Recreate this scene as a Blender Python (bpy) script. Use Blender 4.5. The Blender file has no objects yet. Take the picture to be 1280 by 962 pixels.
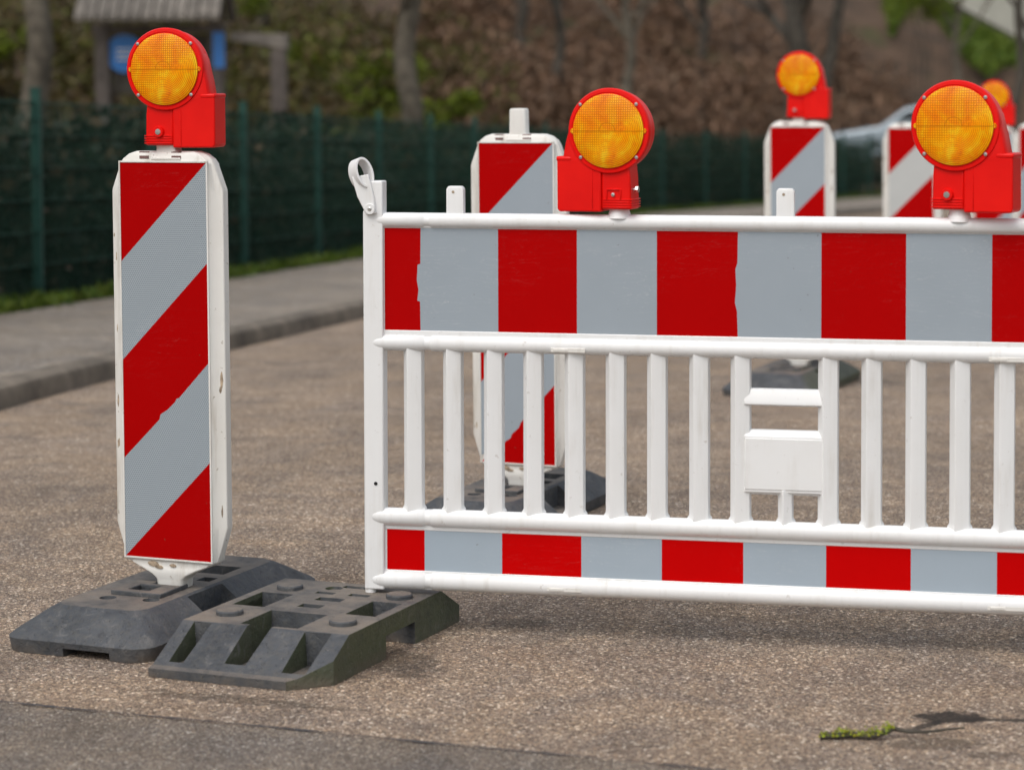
import bpy, bmesh, math, random
import numpy as np
from mathutils import Vector, Matrix
R = math.radians
rnd = random.Random(7)
C = bpy.context.scene.collection
sc = bpy.context.scene

# ---------------------------------------------------------------- camera, light, exposure
H = 1.37
PITCH, ROLL = 2.3, 0.5
cam_d = bpy.data.cameras.new('camera')
cam = bpy.data.objects.new('camera', cam_d); C.objects.link(cam); sc.camera = cam
cam_d.sensor_width = 36; cam_d.lens = 3000/1280*36
cam_d.shift_y = (100+3000*math.tan(R(PITCH))-481)/1280
cam_d.clip_end = 2000
fw = Vector((0, math.cos(R(PITCH)), -math.sin(R(PITCH))))
r0 = Vector((1, 0, 0)); u0 = r0.cross(fw)
rt = r0*math.cos(R(ROLL)) - u0*math.sin(R(ROLL)); up = u0*math.cos(R(ROLL)) + r0*math.sin(R(ROLL))
m = Matrix((rt, up, -fw)).transposed().to_4x4(); m.translation = (0, 0, H)
cam.matrix_world = m
cam_d.dof.use_dof = True; cam_d.dof.focus_distance = 6.2; cam_d.dof.aperture_fstop = 2.9

SUN_EL, SUN_AZ = 56, 215          # azimuth clockwise from +Y (behind and to the left of the camera)
w = bpy.data.worlds.new("World"); sc.world = w; w.use_nodes = True
wn = w.node_tree; bg = wn.nodes['Background']
sky = wn.nodes.new('ShaderNodeTexSky'); sky.sky_type = 'NISHITA'; sky.sun_disc = False
sky.sun_elevation = R(SUN_EL); sky.sun_rotation = R(SUN_AZ); sky.air_density = 1.6; sky.dust_density = 4.0
hs = wn.nodes.new('ShaderNodeHueSaturation'); hs.inputs['Saturation'].default_value = 0.42
wn.links.new(sky.outputs[0], hs.inputs['Color']); wn.links.new(hs.outputs[0], bg.inputs[0])
bg.inputs[1].default_value = 0.15
sun = bpy.data.lights.new('sun', 'SUN'); sun.energy = .95; sun.angle = R(42); sun.color = (1, .95, .88)
so = bpy.data.objects.new('sun', sun); C.objects.link(so)
sd = Vector((math.sin(R(SUN_AZ))*math.cos(R(SUN_EL)), math.cos(R(SUN_AZ))*math.cos(R(SUN_EL)), math.sin(R(SUN_EL))))
so.rotation_euler = sd.to_track_quat('Z', 'Y').to_euler()
sc.view_settings.view_transform = 'Standard'; sc.view_settings.look = 'None'
sc.view_settings.exposure = 0.06; sc.view_settings.gamma = 1.0

# ---------------------------------------------------------------- material helpers
def nmat(name):
    m = bpy.data.materials.new(name); m.use_nodes = True
    nt = m.node_tree; b = nt.nodes['Principled BSDF']
    return m, nt, b
def N(nt, t, **kw):
    n = nt.nodes.new(t)
    for k, v in kw.items():
        if k.startswith('i_'):
            n.inputs[k[2:].replace('_', ' ')].default_value = v
        else: setattr(n, k, v)
    return n
def L(nt, a, b): nt.links.new(a, b)
def coords(nt, kind='Object'):
    return N(nt, 'ShaderNodeTexCoord').outputs[kind]
def noise(nt, vec, scale, detail=3, rough=.5, dist=0):
    n = N(nt, 'ShaderNodeTexNoise'); n.inputs['Scale'].default_value = scale
    n.inputs['Detail'].default_value = detail; n.inputs['Roughness'].default_value = rough
    n.inputs['Distortion'].default_value = dist
    if vec is not None: L(nt, vec, n.inputs['Vector'])
    return n
def ramp(nt, fac, stops, interp='LINEAR'):
    r = N(nt, 'ShaderNodeValToRGB'); e = r.color_ramp.elements; r.color_ramp.interpolation = interp
    while len(e) < len(stops): e.new(.5)
    for el, (p, c) in zip(e, stops):
        el.position = p; el.color = (*c, 1) if isinstance(c, tuple) else (c, c, c, 1)
    L(nt, fac, r.inputs[0]); return r.outputs[0]
def mixc(nt, fac, a, b, mode='MIX'):
    n = N(nt, 'ShaderNodeMix', data_type='RGBA', blend_type=mode)
    for s, v in ((0, fac), (6, a), (7, b)):
        if hasattr(v, 'is_linked'): L(nt, v, n.inputs[s])
        elif isinstance(v, tuple): n.inputs[s].default_value = (*v, 1)
        else: n.inputs[s].default_value = v
    return n.outputs[2]
def math_(nt, op, a, b=0, c=None, clamp=False):
    n = N(nt, 'ShaderNodeMath', operation=op); n.use_clamp = clamp
    for i, v in enumerate((a, b, c)):
        if v is None: continue
        if hasattr(v, 'is_linked'): L(nt, v, n.inputs[i])
        else: n.inputs[i].default_value = v
    return n.outputs[0]
def bump(nt, b, h, strength=.3, dist=.002):
    n = N(nt, 'ShaderNodeBump'); n.inputs['Strength'].default_value = strength; n.inputs['Distance'].default_value = dist
    L(nt, h, n.inputs['Height']); L(nt, n.outputs[0], b.inputs['Normal'])
def simple(name, col, rough=.5, spread=.12, scale=6, metal=0, bmp=0, spec=None):
    m, nt, b = nmat(name); v = coords(nt)
    n = noise(nt, v, scale, 4)
    lo = tuple(c*(1-spread) for c in col); hi = tuple(min(1, c*(1+spread)) for c in col)
    L(nt, ramp(nt, n.outputs[0], [(.3, lo), (.7, hi)]), b.inputs['Base Color'])
    b.inputs['Roughness'].default_value = rough; b.inputs['Metallic'].default_value = metal
    if spec is not None: b.inputs['Specular IOR Level'].default_value = spec
    if bmp: bump(nt, b, noise(nt, v, scale*8, 3).outputs[0], bmp, .003)
    return m

def plastic_white(name, dirt=.35, base=(.79, .80, .81)):
    m, nt, b = nmat(name); v = coords(nt)
    big = noise(nt, v, 5, 5, .6); fine = noise(nt, v, 55, 4, .65)
    mp = N(nt, 'ShaderNodeMapping'); mp.inputs['Scale'].default_value = (34, 34, 3.2); L(nt, v, mp.inputs[0])
    streak = noise(nt, mp.outputs[0], 1.0, 4, .6)
    mask = math_(nt, 'MULTIPLY', ramp(nt, streak.outputs[0], [(.52, 0.), (.75, 1.)]), ramp(nt, big.outputs[0], [(.4, .15), (.65, 1.)]))
    c = mixc(nt, math_(nt, 'MULTIPLY', mask, dirt), base, (.42, .37, .30))
    spots = ramp(nt, fine.outputs[0], [(.655, 0.), (.72, 1.)])
    c = mixc(nt, math_(nt, 'MULTIPLY', spots, dirt*.9), c, (.33, .28, .22))
    c = mixc(nt, ramp(nt, big.outputs[0], [(.42, 0.), (.8, .5*dirt)]), c, (.62, .59, .53))
    L(nt, c, b.inputs['Base Color'])
    L(nt, ramp(nt, fine.outputs[0], [(.3, .32), (.7, .5)]), b.inputs['Roughness'])
    bump(nt, b, fine.outputs[0], .12, .0015)
    return m
M = {}
M['white'] = plastic_white('white_plastic', .36, (.83, .84, .85))
M['worn_white'] = plastic_white('worn_white_plastic', 1.0, (.79, .78, .75))
def film(name, col, cells=False, spread=.05):
    m, nt, b = nmat(name); v = coords(nt)
    n = noise(nt, v, 9, 5, .6)
    c = mixc(nt, n.outputs[0], tuple(k*(1-spread) for k in col), tuple(min(1, k*(1+spread)) for k in col))
    if cells:
        sep = N(nt, 'ShaderNodeSeparateXYZ'); L(nt, v, sep.inputs[0])
        cb = N(nt, 'ShaderNodeCombineXYZ'); L(nt, sep.outputs[0], cb.inputs[0]); L(nt, sep.outputs[2], cb.inputs[1])
        br = N(nt, 'ShaderNodeTexBrick'); L(nt, cb.outputs[0], br.inputs[0])
        br.inputs['Scale'].default_value = 1; br.inputs['Brick Width'].default_value = .0060; br.inputs['Row Height'].default_value = .0052
        br.inputs['Mortar Size'].default_value = .0008; br.inputs['Mortar Smooth'].default_value = .6
        c = mixc(nt, br.outputs['Fac'], tuple(k*.88 for k in col), tuple(min(1, k*1.45+.02) for k in col)) if cells == 1 else \
            mixc(nt, br.outputs['Fac'], c, tuple(min(1, k*1.10) for k in col))
    # hairline scratches and specks of grime
    mp = N(nt, 'ShaderNodeMapping'); mp.inputs['Scale'].default_value = (3, 3, 22); mp.inputs['Rotation'].default_value = (0, R(12), 0); L(nt, v, mp.inputs[0])
    s = noise(nt, mp.outputs[0], 2.2, 6, .55, 1.2)
    line = math_(nt, 'LESS_THAN', math_(nt, 'ABSOLUTE', math_(nt, 'SUBTRACT', s.outputs[0], .5)), .0018)
    gate = ramp(nt, noise(nt, v, 3.1, 2).outputs[0], [(.5, 0.), (.62, 1.)])
    c = mixc(nt, math_(nt, 'MULTIPLY', math_(nt, 'MULTIPLY', line, gate), .55 if min(col) > .1 else .05), c, (.7, .7, .68))
    sp = ramp(nt, noise(nt, v, 70, 2, .5).outputs[0], [(.76, 0.), (.79, 1.)])
    c = mixc(nt, math_(nt, 'MULTIPLY', sp, .5), c, (.12, .09, .06))
    L(nt, c, b.inputs['Base Color'])
    b.inputs['Roughness'].default_value = .40; b.inputs['Specular IOR Level'].default_value = .05
    return m
M['film_red'] = film('red_reflective_film', (.43, .0005, .001))
M['film_grey'] = film('grey_reflective_film', (.335, .385, .435))
M['film_red_lower'] = film('lower_red_film', (.56, .0005, .001))
M['film_grey_lower'] = film('lower_grey_film', (.37, .44, .51))
M['comb_grey'] = film('honeycomb_grey_film', (.27, .31, .345), 1)
M['comb_red'] = film('honeycomb_red_film', (.38, .0005, .001), 2)
M['dull_white_film'] = film('whitish_film', (.50, .515, .515))
def red_plastic():
    m, nt, b = nmat('signal_red_plastic'); v = coords(nt)
    n = noise(nt, v, 12, 4)
    L(nt, ramp(nt, n.outputs[0], [(.3, (.74, .003, .002)), (.7, (.84, .006, .003))]), b.inputs['Base Color'])
    b.inputs['Roughness'].default_value = .36; b.inputs['Specular IOR Level'].default_value = .24
    bump(nt, b, noise(nt, v, 90, 3).outputs[0], .05, .001)
    return m
M['red'] = red_plastic()
def amber():
    m, nt, b = nmat('amber_lens'); v = coords(nt)
    sep = N(nt, 'ShaderNodeSeparateXYZ'); L(nt, v, sep.inputs[0]); x, z = sep.outputs[0], sep.outputs[2]
    rr = math_(nt, 'SQRT', math_(nt, 'ADD', math_(nt, 'MULTIPLY', x, x), math_(nt, 'MULTIPLY', z, z)))
    ring = math_(nt, 'SINE', math_(nt, 'MULTIPLY', rr, 2*math.pi/.0042))
    vx = math_(nt, 'SINE', math_(nt, 'MULTIPLY', x, 2*math.pi/.0056))
    hz = math_(nt, 'SINE', math_(nt, 'MULTIPLY', z, 2*math.pi/.0056))
    grid = math_(nt, 'MAXIMUM', vx, hz)
    gate = ramp(nt, math_(nt, 'ADD', math_(nt, 'MULTIPLY', math_(nt, 'SUBTRACT', x, z), 7), noise(nt, v, 9, 2).outputs[0]), [(.55, 0.), (1.0, 1.)])
    pat = math_(nt, 'MULTIPLY', math_(nt, 'ADD', mixc(nt, gate, grid, ring), 1), .5)
    refl_blot = noise(nt, v, 16, 3, .6, .6)  # reflections of the bowl behind the lens, painted in as yellow and orange blotches
    c = ramp(nt, refl_blot.outputs[0], [(.28, (.84, .19, .0)), (.42, (1., .30, .0)), (.55, (1., .43, .0)), (.66, (1., .62, .015))])
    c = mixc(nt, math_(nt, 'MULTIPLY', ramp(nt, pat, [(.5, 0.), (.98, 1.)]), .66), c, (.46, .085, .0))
    line = math_(nt, 'LESS_THAN', math_(nt, 'ABSOLUTE', math_(nt, 'SUBTRACT', z, -.001)), .0011)
    c = mixc(nt, math_(nt, 'MULTIPLY', line, .6), c, (.42, .10, .0))
    hub = math_(nt, 'LESS_THAN', math_(nt, 'ABSOLUTE', math_(nt, 'SUBTRACT', rr, .020)), .0010)
    c = mixc(nt, math_(nt, 'MULTIPLY', math_(nt, 'MULTIPLY', hub, math_(nt, 'GREATER_THAN', z, 0)), .5), c, (.42, .10, .0))
    L(nt, c, b.inputs['Base Color']); b.inputs['Roughness'].default_value = .28
    b.inputs['Coat Weight'].default_value = .12; b.inputs['Coat Roughness'].default_value = .12; b.inputs['Specular IOR Level'].default_value = .15
    b.inputs['Subsurface Weight'].default_value = .15; b.inputs['Subsurface Radius'].default_value = (1, .4, .05); b.inputs['Subsurface Scale'].default_value = .01
    bump(nt, b, pat, .55, .0012)
    return m
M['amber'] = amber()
M['screw'] = simple('bare_steel', (.62, .62, .62), .3, .1, 40, 1)
M['dark_hole'] = simple('hole_shade_black', (.01, .01, .01), .8)  # flat black painted for the shade inside a hole
M['brown_tape'] = simple('reddish_brown_tape', (.09, .025, .018), .5, .4, 60)
M['rust'] = simple('rust_brown_scuff', (.36, .28, .20), .8, .5, 80)
def N_z(nt, v):                    # height above the ground in tenths of a metre: road dirt splashed on the lower edge
    sz = N(nt, 'ShaderNodeSeparateXYZ'); L(nt, v, sz.inputs[0]); return math_(nt, 'MULTIPLY', sz.outputs[2], 10)
def rubber(name, green=0.):
    m, nt, b = nmat(name); v = coords(nt)
    n1 = noise(nt, v, 7, 6, .65); n2 = noise(nt, v, 60, 5, .7)
    c = ramp(nt, n1.outputs[0], [(.3, (.038, .043, .050)), (.55, (.068, .074, .084)), (.75, (.115, .115, .115))])
    c = mixc(nt, ramp(nt, n2.outputs[0], [(.45, 0.), (.7, .55)]), c, (.10, .095, .085))
    geo = N(nt, 'ShaderNodeNewGeometry'); sep = N(nt, 'ShaderNodeSeparateXYZ'); L(nt, geo.outputs['True Normal'], sep.inputs[0])
    dust = math_(nt, 'MULTIPLY', ramp(nt, sep.outputs[2], [(.93, 0.), (.99, 1.)]), ramp(nt, n1.outputs[0], [(.35, .15), (.62, .8)]))
    c = mixc(nt, dust, c, (.215, .178, .142))
    if green:
        oc = N(nt, 'ShaderNodeSeparateXYZ'); on = N(nt, 'ShaderNodeTexCoord'); L(nt, on.outputs['Normal'], oc.inputs[0])
        g = math_(nt, 'MULTIPLY', ramp(nt, oc.outputs[0], [(.25, 0.), (.8, 1.)]), ramp(nt, n1.outputs[0], [(.2, .45), (.6, green)]))
        c = mixc(nt, g, c, (.075, .088, .042))
    scuff = noise(nt, v, 28, 6, .7, 1.)
    c = mixc(nt, ramp(nt, scuff.outputs[0], [(.56, 0.), (.70, .6)]), c, (.17, .165, .16))
    c = mixc(nt, ramp(nt, scuff.outputs[0], [(.30, .6), (.42, 0.)]), c, (.020, .021, .024))
    bt = math_(nt, 'MULTIPLY', ramp(nt, N_z(nt, v), [(.0, .75), (.35, 0.)]), ramp(nt, n1.outputs[0], [(.4, 0.), (.6, 1.)]))
    c = mixc(nt, bt, c, (.13, .105, .082))
    specks = ramp(nt, noise(nt, v, 160, 2).outputs[0], [(.74, 0.), (.78, 1.)])
    c = mixc(nt, math_(nt, 'MULTIPLY', specks, .6), c, (.32, .30, .27))
    L(nt, c, b.inputs['Base Color']); b.inputs['Roughness'].default_value = .68; b.inputs['Specular IOR Level'].default_value = .45
    n3 = noise(nt, v, 22, 4, .6)
    hh = math_(nt, 'ADD', math_(nt, 'MULTIPLY', n2.outputs[0], .6), math_(nt, 'MULTIPLY', n3.outputs[0], 1.6))
    pits = ramp(nt, noise(nt, v, 110, 2).outputs[0], [(.28, 0.), (.36, 1.)])
    bump(nt, b, math_(nt, 'ADD', hh, pits), .6, .006)
    return m
M['rubber'] = rubber('recycled_rubber'); M['rubber_green'] = rubber('mossy_recycled_rubber', .9)

def asphalt(name, tint=(1, 1, 1), sc_=1.0, stains=()):
    m, nt, b = nmat(name); v = coords(nt)
    wob = noise(nt, v, 60, 2); 
    vv = N(nt, 'ShaderNodeVectorMath', operation='ADD'); L(nt, v, vv.inputs[0])
    ws = N(nt, 'ShaderNodeVectorMath', operation='SCALE'); L(nt, wob.outputs[1], ws.inputs[0]); ws.inputs['Scale'].default_value = .006; L(nt, ws.outputs[0], vv.inputs[1])
    def vor(scale, feat='F1'):
        scale = scale*.86
        n = N(nt, 'ShaderNodeTexVoronoi'); n.feature = feat; n.inputs['Scale'].default_value = scale; L(nt, vv.outputs[0], n.inputs['Vector']); return n
    a = vor(150*sc_); e = vor(150*sc_, 'DISTANCE_TO_EDGE'); a2 = vor(290*sc_)
    sep = N(nt, 'ShaderNodeSeparateColor'); L(nt, a.outputs['Color'], sep.inputs[0])
    sep2 = N(nt, 'ShaderNodeSeparateColor'); L(nt, a2.outputs['Color'], sep2.inputs[0])
    stone = ramp(nt, sep.outputs[0], [(0., (.085, .072, .064)), (.22, (.20, .155, .125)), (.48, (.32, .245, .185)), (.68, (.38, .33, .285)), (.84, (.50, .385, .27)), (.92, (.70, .61, .50)), (1., (.82, .76, .66))])
    small = ramp(nt, sep2.outputs[1], [(0., (.09, .076, .066)), (.5, (.27, .212, .165)), (.9, (.46, .39, .31)), (1., (.7, .63, .53))])
    c = mixc(nt, ramp(nt, sep.outputs[2], [(.45, 0.), (.55, 1.)]), stone, small)
    gap = ramp(nt, e.outputs['Distance'], [(.02, 1.), (.12, 0.)])
    c = mixc(nt, math_(nt, 'MULTIPLY', gap, .62), c, (.050, .043, .038))
    big = noise(nt, v, .9, 5, .6); mid = noise(nt, v, 7, 4, .6)
    c = mixc(nt, 1.0, c, ramp(nt, big.outputs[0], [(.3, .84), (.7, 1.16)]), 'MULTIPLY')
    pat_ = noise(nt, v, 2.3, 3, .5, 1.5)
    c = mixc(nt, 1.0, c, ramp(nt, pat_.outputs[0], [(.36, (.84, .86, .90)), (.5, (1., 1., 1.)), (.66, (1.08, 1.05, 1.0))]), 'MULTIPLY')
    c = mixc(nt, 1.0, c, ramp(nt, mid.outputs[0], [(.3, .84), (.7, 1.12)]), 'MULTIPLY')
    c = mixc(nt, 1.0, c, tint, 'MULTIPLY')
    for (cx, cy, rx, ry, rot, k) in stains:      # damp spots with an outline of their own
        mp = N(nt, 'ShaderNodeMapping'); mp.vector_type = 'TEXTURE'; mp.inputs['Location'].default_value = (cx, cy, 0); mp.inputs['Rotation'].default_value = (0, 0, rot); mp.inputs['Scale'].default_value = (rx, ry, 1)
        L(nt, v, mp.inputs[0])
        sx = N(nt, 'ShaderNodeSeparateXYZ'); L(nt, mp.outputs[0], sx.inputs[0])
        d = math_(nt, 'SQRT', math_(nt, 'ADD', math_(nt, 'MULTIPLY', sx.outputs[0], sx.outputs[0]), math_(nt, 'MULTIPLY', sx.outputs[1], sx.outputs[1])))
        d = math_(nt, 'ADD', d, math_(nt, 'MULTIPLY', math_(nt, 'SUBTRACT', noise(nt, v, 22, 5, .65).outputs[0], .5), 1.7))
        msk = ramp(nt, d, [(.72, 1.), (1.02, 0.)])
        c = mixc(nt, math_(nt, 'MULTIPLY', msk, k), c, (.028, .024, .021))
    L(nt, c, b.inputs['Base Color']); b.inputs['Roughness'].default_value = .82; b.inputs['Specular IOR Level'].default_value = .3
    hgt = math_(nt, 'ADD', ramp(nt, e.outputs['Distance'], [(0., 0.), (.25, 1.)]), math_(nt, 'MULTIPLY', sep.outputs[1], .8))
    bump(nt, b, hgt, .8, .003)
    return m
# geometry of the street (shared with the placement below)
def gz(y):
    t = y-10.5
    return -.033*(.5*(t+math.sqrt(t*t+1.5))-.055) if y < 62 else gz(61.9)
M['road'] = asphalt('coarse_brown_asphalt', (1.27, 1.185, 1.115), 1.28, [(.925, 5.085, .085, .055, .1, .92), (1.06, 5.06, .17, .014, -.08, .8), (.86, 5.02, .07, .016, .75, .85), (.86, 4.885, .12, .05, 0, .5), (.95, 4.80, .06, .03, 0, .4), (-.28, 5.62, .10, .16, .3, .5), (.0, 6.02, .10, .06, 0, .35), (-.60, 5.28, .3, .035, -.35, .4)])
M['patch'] = asphalt('fine_grey_asphalt', (.98, .99, 1.01), 1.7)
M['footway'] = asphalt('grey_footway_asphalt', (1.12, 1.17, 1.22), 1.2)
M['tar'] = simple('dark_joint_tar', (.045, .043, .045), .6, .4, 40, bmp=.3)
M['kerb'] = simple('weathered_kerb_stone', (.15, .125, .098), .85, .5, 5, bmp=.5)
def leafy(name, cols, rough=.6, trans=0):
    m, nt, b = nmat(name); g = N(nt, 'ShaderNodeNewGeometry')
    n = len(cols)
    c = ramp(nt, g.outputs['Random Per Island'], [(i/max(1, n-1), k) for i, k in enumerate(cols)])
    L(nt, c, b.inputs['Base Color']); b.inputs['Roughness'].default_value = rough; b.inputs['Specular IOR Level'].default_value = .25
    return m
M['litter'] = None
def litter():
    m, nt, b = nmat('leaf_litter'); v = coords(nt)
    n1 = noise(nt, v, 1.1, 6, .7); n2 = noise(nt, v, 14, 5, .7)
    c = ramp(nt, n1.outputs[0], [(.3, (.038, .026, .016)), (.5, (.085, .052, .032)), (.7, (.125, .078, .05))])
    c = mixc(nt, 1., c, ramp(nt, n2.outputs[0], [(.3, .5), (.7, 1.35)]), 'MULTIPLY')
    g = noise(nt, v, .35, 3); c = mixc(nt, ramp(nt, g.outputs[0], [(.55, 0.), (.68, .7)]), c, (.05, .075, .015))
    L(nt, c, b.inputs['Base Color']); b.inputs['Roughness'].default_value = .95
    bump(nt, b, n2.outputs[0], .8, .05); return m
M['litter'] = litter()
M['soil'] = simple('verge_soil', (.06, .05, .03), .95, .4, 4, bmp=.5)
M['bark'] = simple('grey_bark', (.105, .09, .068), .9, .45, 7, bmp=.8)
M['bark_dark'] = simple('dark_bark', (.055, .048, .038), .9, .45, 7, bmp=.8)
M['fence_green'] = simple('dark_green_coating', (.002, .036, .021), .75, .15, 5)
M['post_green'] = simple('green_coated_post', (.003, .050, .037), .6, .15, 5)
M['old_wood'] = simple('grey_weathered_wood', (.105, .088, .078), .85, .3, 9, bmp=.5)
M['roof_wood'] = simple('silvery_roof_boards', (.20, .178, .155), .85, .3, 6, bmp=.5)
M['blue_sign'] = simple('blue_enamel', (.05, .22, .60), .4, .05)
M['sign_white'] = simple('white_enamel', (.7, .7, .7), .4, .05)
M['pale_wall'] = simple('pale_render', (.42, .41, .36), .85, .12, 3, bmp=.2)
M['silver'] = simple('silver_car_paint', (.34, .40, .45), .3, .03, 3, .4)
M['car_glass'] = simple('tinted_car_glass', (.04, .05, .055), .08, .1)
M['tyre'] = simple('tyre_rubber', (.02, .02, .02), .8)
M['lamp_glass'] = simple('headlamp_plastic', (.7, .7, .7), .15)
M['moss'] = leafy('yellow_green_moss', [(.36, .34, .02), (.20, .30, .02), (.40, .36, .03), (.14, .24, .03)])
M['grass'] = leafy('verge_grass', [(.05, .10, .008), (.09, .15, .012), (.12, .15, .02), (.04, .08, .008)])
M['ivy'] = leafy('dark_ivy', [(.004, .010, .004), (.008, .020, .007), (.022, .018, .008), (.005, .014, .005), (.06, .034, .012)])
M['brown_brush'] = leafy('brown_brushwood', [(.06, .036, .020), (.15, .086, .052), (.23, .135, .085), (.10, .060, .036), (.17, .11, .068)])
M['olive_brush'] = leafy('olive_brushwood', [(.055, .042, .014), (.11, .080, .026), (.085, .100, .014), (.04, .030, .013), (.12, .078, .034)])
M['green_leaf'] = leafy('fresh_green_leaf', [(.09, .12, .006), (.14, .19, .008), (.06, .08, .008), (.11, .12, .015)])

# ---------------------------------------------------------------- object helpers
def smooth(me, ang=32):
    bm = bmesh.new(); bm.from_mesh(me)
    for f in bm.faces: f.smooth = True
    for e in bm.edges:
        e.smooth = not (len(e.link_faces) == 2 and e.calc_face_angle(0) > R(ang))
    bm.to_mesh(me); bm.free()
def obj(name, bm, mats, parent=None, bevel=0, seg=2, ang=32, loc=None):
    me = bpy.data.meshes.new(name)
    if isinstance(bm, bpy.types.Mesh): me = bm
    else:
        bmesh.ops.recalc_face_normals(bm, faces=bm.faces); bm.to_mesh(me); bm.free()
    o = bpy.data.objects.new(name, me); C.objects.link(o)
    if not isinstance(mats, (list, tuple)): mats = [mats]
    me.materials.clear()
    for mm in mats: me.materials.append(mm)
    smooth(me, ang)
    if parent: o.parent = parent
    if loc: o.location = loc
    if bevel:
        b = o.modifiers.new('edge', 'BEVEL'); b.width = bevel; b.segments = seg; b.limit_method = 'ANGLE'; b.angle_limit = R(30); b.harden_normals = False
    return o
def thing(name, label, cat, loc=(0, 0, 0), yaw=0, group=None):
    o = bpy.data.objects.new(name, None); C.objects.link(o); o.empty_display_size = .1
    o.location = loc; o.rotation_euler = (0, 0, -R(yaw)); tag(o, label, cat, group); return o
def tag(o, label=None, cat=None, group=None, kind=None):
    for k, v in (('label', label), ('category', cat), ('group', group), ('kind', kind)):
        if v: o[k] = v
    return o
def box(bm, x0, x1, y0, y1, z0, z1, mi=0):
    vs = [bm.verts.new(p) for p in ((x0, y0, z0), (x1, y0, z0), (x1, y1, z0), (x0, y1, z0), (x0, y0, z1), (x1, y0, z1), (x1, y1, z1), (x0, y1, z1))]
    for f in ((0, 3, 2, 1), (4, 5, 6, 7), (0, 1, 5, 4), (1, 2, 6, 5), (2, 3, 7, 6), (3, 0, 4, 7)):
        bm.faces.new([vs[i] for i in f]).material_index = mi
def loft(bm, rings, cap=True, closed=True):
    rv = [[bm.verts.new(p) for p in r] for r in rings]; n = len(rings[0])
    for a, b in zip(rv, rv[1:]):
        for i in range(n if closed else n-1):
            bm.faces.new((a[i], a[(i+1) % n], b[(i+1) % n], b[i]))
    if cap: bm.faces.new(rv[0][::-1]); bm.faces.new(rv[-1])
def prism_y(bm, pts, y0, y1):      # outline in x,z pushed along y
    loft(bm, [[(x, y0, z) for x, z in pts], [(x, y1, z) for x, z in pts]])
def prism_z(bm, pts, z0, z1): loft(bm, [[(x, y, z0) for x, y in pts], [(x, y, z1) for x, y in pts]])
def tube(bm, path, rad, n=10, cap=True):
    path = [Vector(p) for p in path]; rad = rad if isinstance(rad, (list, tuple)) else [rad]*len(path)
    rings = []; prev = None
    for i, p in enumerate(path):
        d = (path[min(i+1, len(path)-1)]-path[max(i-1, 0)]).normalized()
        a = Vector((0, 0, 1)) if abs(d.z) < .9 else Vector((1, 0, 0))
        if prev is None: u = d.cross(a).normalized()
        else: u = (prev - d*prev.dot(d)).normalized()
        prev = u; v_ = d.cross(u)
        rings.append([p + (u*math.cos(t)+v_*math.sin(t))*rad[i] for t in [2*math.pi*k/n for k in range(n)]])
    loft(bm, rings, cap)
def disc_y(bm, cx, cz, prof, n=48):  # lathe about the y axis; prof = [(radius, y)...]
    rings = [[(cx+r*math.cos(2*math.pi*k/n), y, cz+r*math.sin(2*math.pi*k/n)) for k in range(n)] for r, y in prof]
    loft(bm, rings)
def disc_z(bm, cx, cy, prof, n=28):
    rings = [[(cx+r*math.cos(2*math.pi*k/n), cy+r*math.sin(2*math.pi*k/n), z) for k in range(n)] for r, z in prof]
    loft(bm, rings)
def solid(bm):
    bmesh.ops.recalc_face_normals(bm, faces=bm.faces)
    me = bpy.data.meshes.new('tmp'); bm.to_mesh(me); bm.free(); return me
def cut(bm, cutters):
    """subtract each cutter bmesh from bm, give a mesh back"""
    o = bpy.data.objects.new('tmp', solid(bm)); C.objects.link(o); cs = []
    for c in cutters:
        k = bpy.data.objects.new('tmpc', solid(c)); C.objects.link(k); cs.append(k)
        md = o.modifiers.new('b', 'BOOLEAN'); md.operation = 'DIFFERENCE'; md.solver = 'EXACT'; md.object = k
    dg = bpy.context.evaluated_depsgraph_get(); me = bpy.data.meshes.new_from_object(o.evaluated_get(dg))
    for k in cs+[o]: bpy.data.objects.remove(k)
    return me
def B(): return bmesh.new()
def rounded_rect(x0, x1, y0, y1, r, n=6):
    pts = []
    for cx, cy, a0 in ((x1-r, y1-r, 0), (x0+r, y1-r, 90), (x0+r, y0+r, 180), (x1-r, y0+r, 270)):
        for k in range(n+1):
            a = R(a0+90*k/n); pts.append((cx+r*math.cos(a), cy+r*math.sin(a)))
    return pts
def bxm(*a):
    b = B(); box(b, *a); return b
def copy_tree(o, parent=None):
    c = o.copy(); C.objects.link(c); c.parent = parent
    for ch in [k for k in bpy.data.objects if k.parent == o]: copy_tree(ch, c)
    return c
def raw(name, verts, faces, mat, parent=None):
    me = bpy.data.meshes.new(name); me.from_pydata(verts, [], faces); me.materials.append(mat)
    o = bpy.data.objects.new(name, me); C.objects.link(o)
    if parent: o.parent = parent
    return o

# ---------------------------------------------------------------- street and ground
def fx(y):                       # boundary fence line
    if y < 40: return -3.26+.216*(y-15.3)
    return 2.08+.42*(y-40) if y < 55 else 8.38+1.6*(y-55)
def kx(y): return -2.20+.225*(y-10.1) if y < 38 else 4.08+.5*(y-38)
def strip(name, xl, xr, ys, zoff, mat, nx=1, kind='structure'):
    V, F = [], []
    for y in ys:
        for i in range(nx+1): V.append((xl(y)+(xr(y)-xl(y))*i/nx, y, gz(y)+zoff))
    for j in range(len(ys)-1):
        for i in range(nx):
            a = j*(nx+1)+i; F.append((a, a+1, a+nx+2, a+nx+1))
    o = raw(name, V, F, mat); tag(o, kind=kind); return o
YS = [-30, -10, 0, 2, 4, 6, 8, 9]+[9.5+.5*i for i in range(12)]+[16+2*i for i in range(24)]
strip('ground', lambda y: -150, lambda y: 150, YS+[150, 600], -.06, M['soil'], 2)
strip('road', kx, lambda y: kx(y)+9.5, YS, 0, M['road'])
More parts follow.
